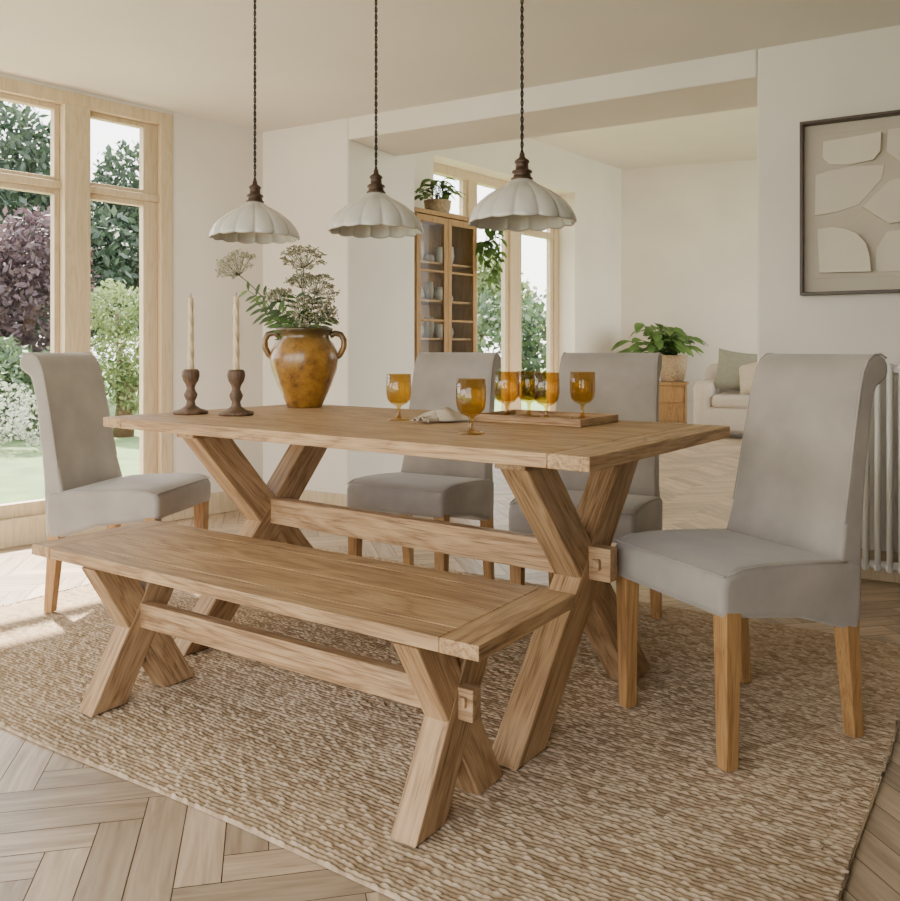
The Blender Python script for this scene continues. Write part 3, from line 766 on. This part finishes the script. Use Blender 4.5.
# ---------------------------------------------------------------- garden
m=MB(); m.add([(-60,-5,-0.25),(60,-5,-0.25),(60,80,-0.25),(-60,80,-0.25)],[(0,1,2,3)]); m.obj('ground_lawn',GRASS)
m=MB(); m.box(-0.3,5,-1.7,-0.26,-0.249,-0.12); m.obj('patio',STONE,None,(C0[0],C0[1],0),PH1)
def tree(name,x,y,blobs,mat,n,size,trunk=True,seed=1):
    rg=np.random.RandomState(seed)
    V=[];F=[]
    w=np.array([b[3]**2 for b in blobs]); w=w/w.sum()
    for i in range(n):
        b=blobs[rg.choice(len(blobs),p=w)]
        d=rg.normal(size=3); d/=np.linalg.norm(d)
        r=b[3]*(0.55+0.45*rg.rand()**0.5)*(0.85+0.3*rg.rand())
        c=np.array([b[0],b[1],b[2]])+d*r*np.array([1,1,b[4] if len(b)>4 else 1])
        if c[2]<-0.2: continue
        a=rg.normal(size=3); a/=np.linalg.norm(a); q=np.cross(a,rg.normal(size=3)); q/=np.linalg.norm(q)
        s=size*(0.6+0.8*rg.rand()); o=len(V)
        V+= [tuple(c-a*s),tuple(c-q*s*0.5),tuple(c+a*s),tuple(c+q*s*0.5)]; F.append((o,o+1,o+2,o+3))
    m=MB(); m.add(V,F,0,False)
    if trunk:
        top=blobs[0][2]
        m.tube([(0,0,-0.25),(0.05,0,top*0.5),(0,0.05,top)],[0.16,0.12,0.06],8,1)
        for b in blobs[1:]: m.tube([(0,0,top*0.4),(b[0]*0.6,b[1]*0.6,(top*0.4+b[2])/2),(b[0],b[1],b[2])],[0.07,0.05,0.02],6,1)
    m.obj(name,[mat,DARKWOOD],None,(x,y,0))
tree('garden_tree',-10.3,19,[(0,0,4.0,2.0),(-1.6,0,3,1.8),(1.5,0.5,3.0,1.6),(0.2,0,5.4,1.3)],T_DARK,9000,0.12,seed=1)
tree('garden_tree',-7.9,22,[(0,0,3.9,1.6),(-1.2,0,2.8,1.7),(0.8,0,2.4,1.3),(-0.2,0,5.2,1.1)],T_DARK,9000,0.11,seed=2)
tree('garden_tree',-16,28,[(0,0,5,3),(-2,0,3,2.4),(2.4,0,3.4,2.2)],T_MID,9000,0.16,seed=8)
tree('purple_plum_tree',-7.2,14.5,[(0,0,1.8,1.1),(-0.9,0,1.5,0.9),(0.2,0,2.6,0.8)],T_PURP,8000,0.07,seed=3)
tree('lime_shrub',-4.75,12.4,[(0,0,0.9,0.5),(-0.1,0,1.6,0.4),(0.25,0,0.5,0.45)],T_LIME,4500,0.04,seed=4)
tree('garden_shrub',-6.7,12.4,[(0,0,0.5,0.7),(0.8,-0.3,0.4,0.6),(-0.9,0.2,0.4,0.7)],T_MID,6000,0.06,False,seed=5)
tree('flowering_shrub',-5.6,10.6,[(0,0,0.25,0.4),(-0.6,0.3,0.25,0.4),(0.5,0,0.15,0.35)],T_WHITE,1800,0.035,False,seed=6)
tree('garden_hedge',1.5,24,[(-2.5,0,0.8,1.6),(-0.5,0,1.0,1.6),(1.5,0,0.9,1.7),(3.3,0,0.8,1.6)],T_MID,9000,0.12,False,seed=9)
tree('garden_tree',0.9,29,[(0,0,3.0,1.4),(0.8,0,2.5,1.2)],T_LIME,4000,0.13,seed=10)

# ---------------------------------------------------------------- light
wd=bpy.data.worlds.new('World'); S.world=wd; wd.use_nodes=True
nt=wd.node_tree; bg=nt.nodes['Background']
tc=N(nt,'ShaderNodeTexCoord'); sp=N(nt,'ShaderNodeSeparateXYZ'); nt.links.new(tc.outputs['Generated'],sp.inputs[0])
r=ramp(nt,[(0.0,(1.0,0.96,0.905)),(0.6,(0.88,0.925,1.0))]); nt.links.new(sp.outputs['Z'],r.inputs['Fac']); nt.links.new(r.outputs[0],bg.inputs['Color'])
bg.inputs['Strength'].default_value=6.7
sun=bpy.data.lights.new('sun','SUN'); sun.energy=36; sun.angle=R(1.5); sun.color=(1.0,0.92,0.80)
so=bpy.data.objects.new('sun',sun); COL.objects.link(so)
so.rotation_euler=Vector((0.47,-0.60,-1.0)).to_track_quat('-Z','Y').to_euler()
so.location=(-6,12,10)
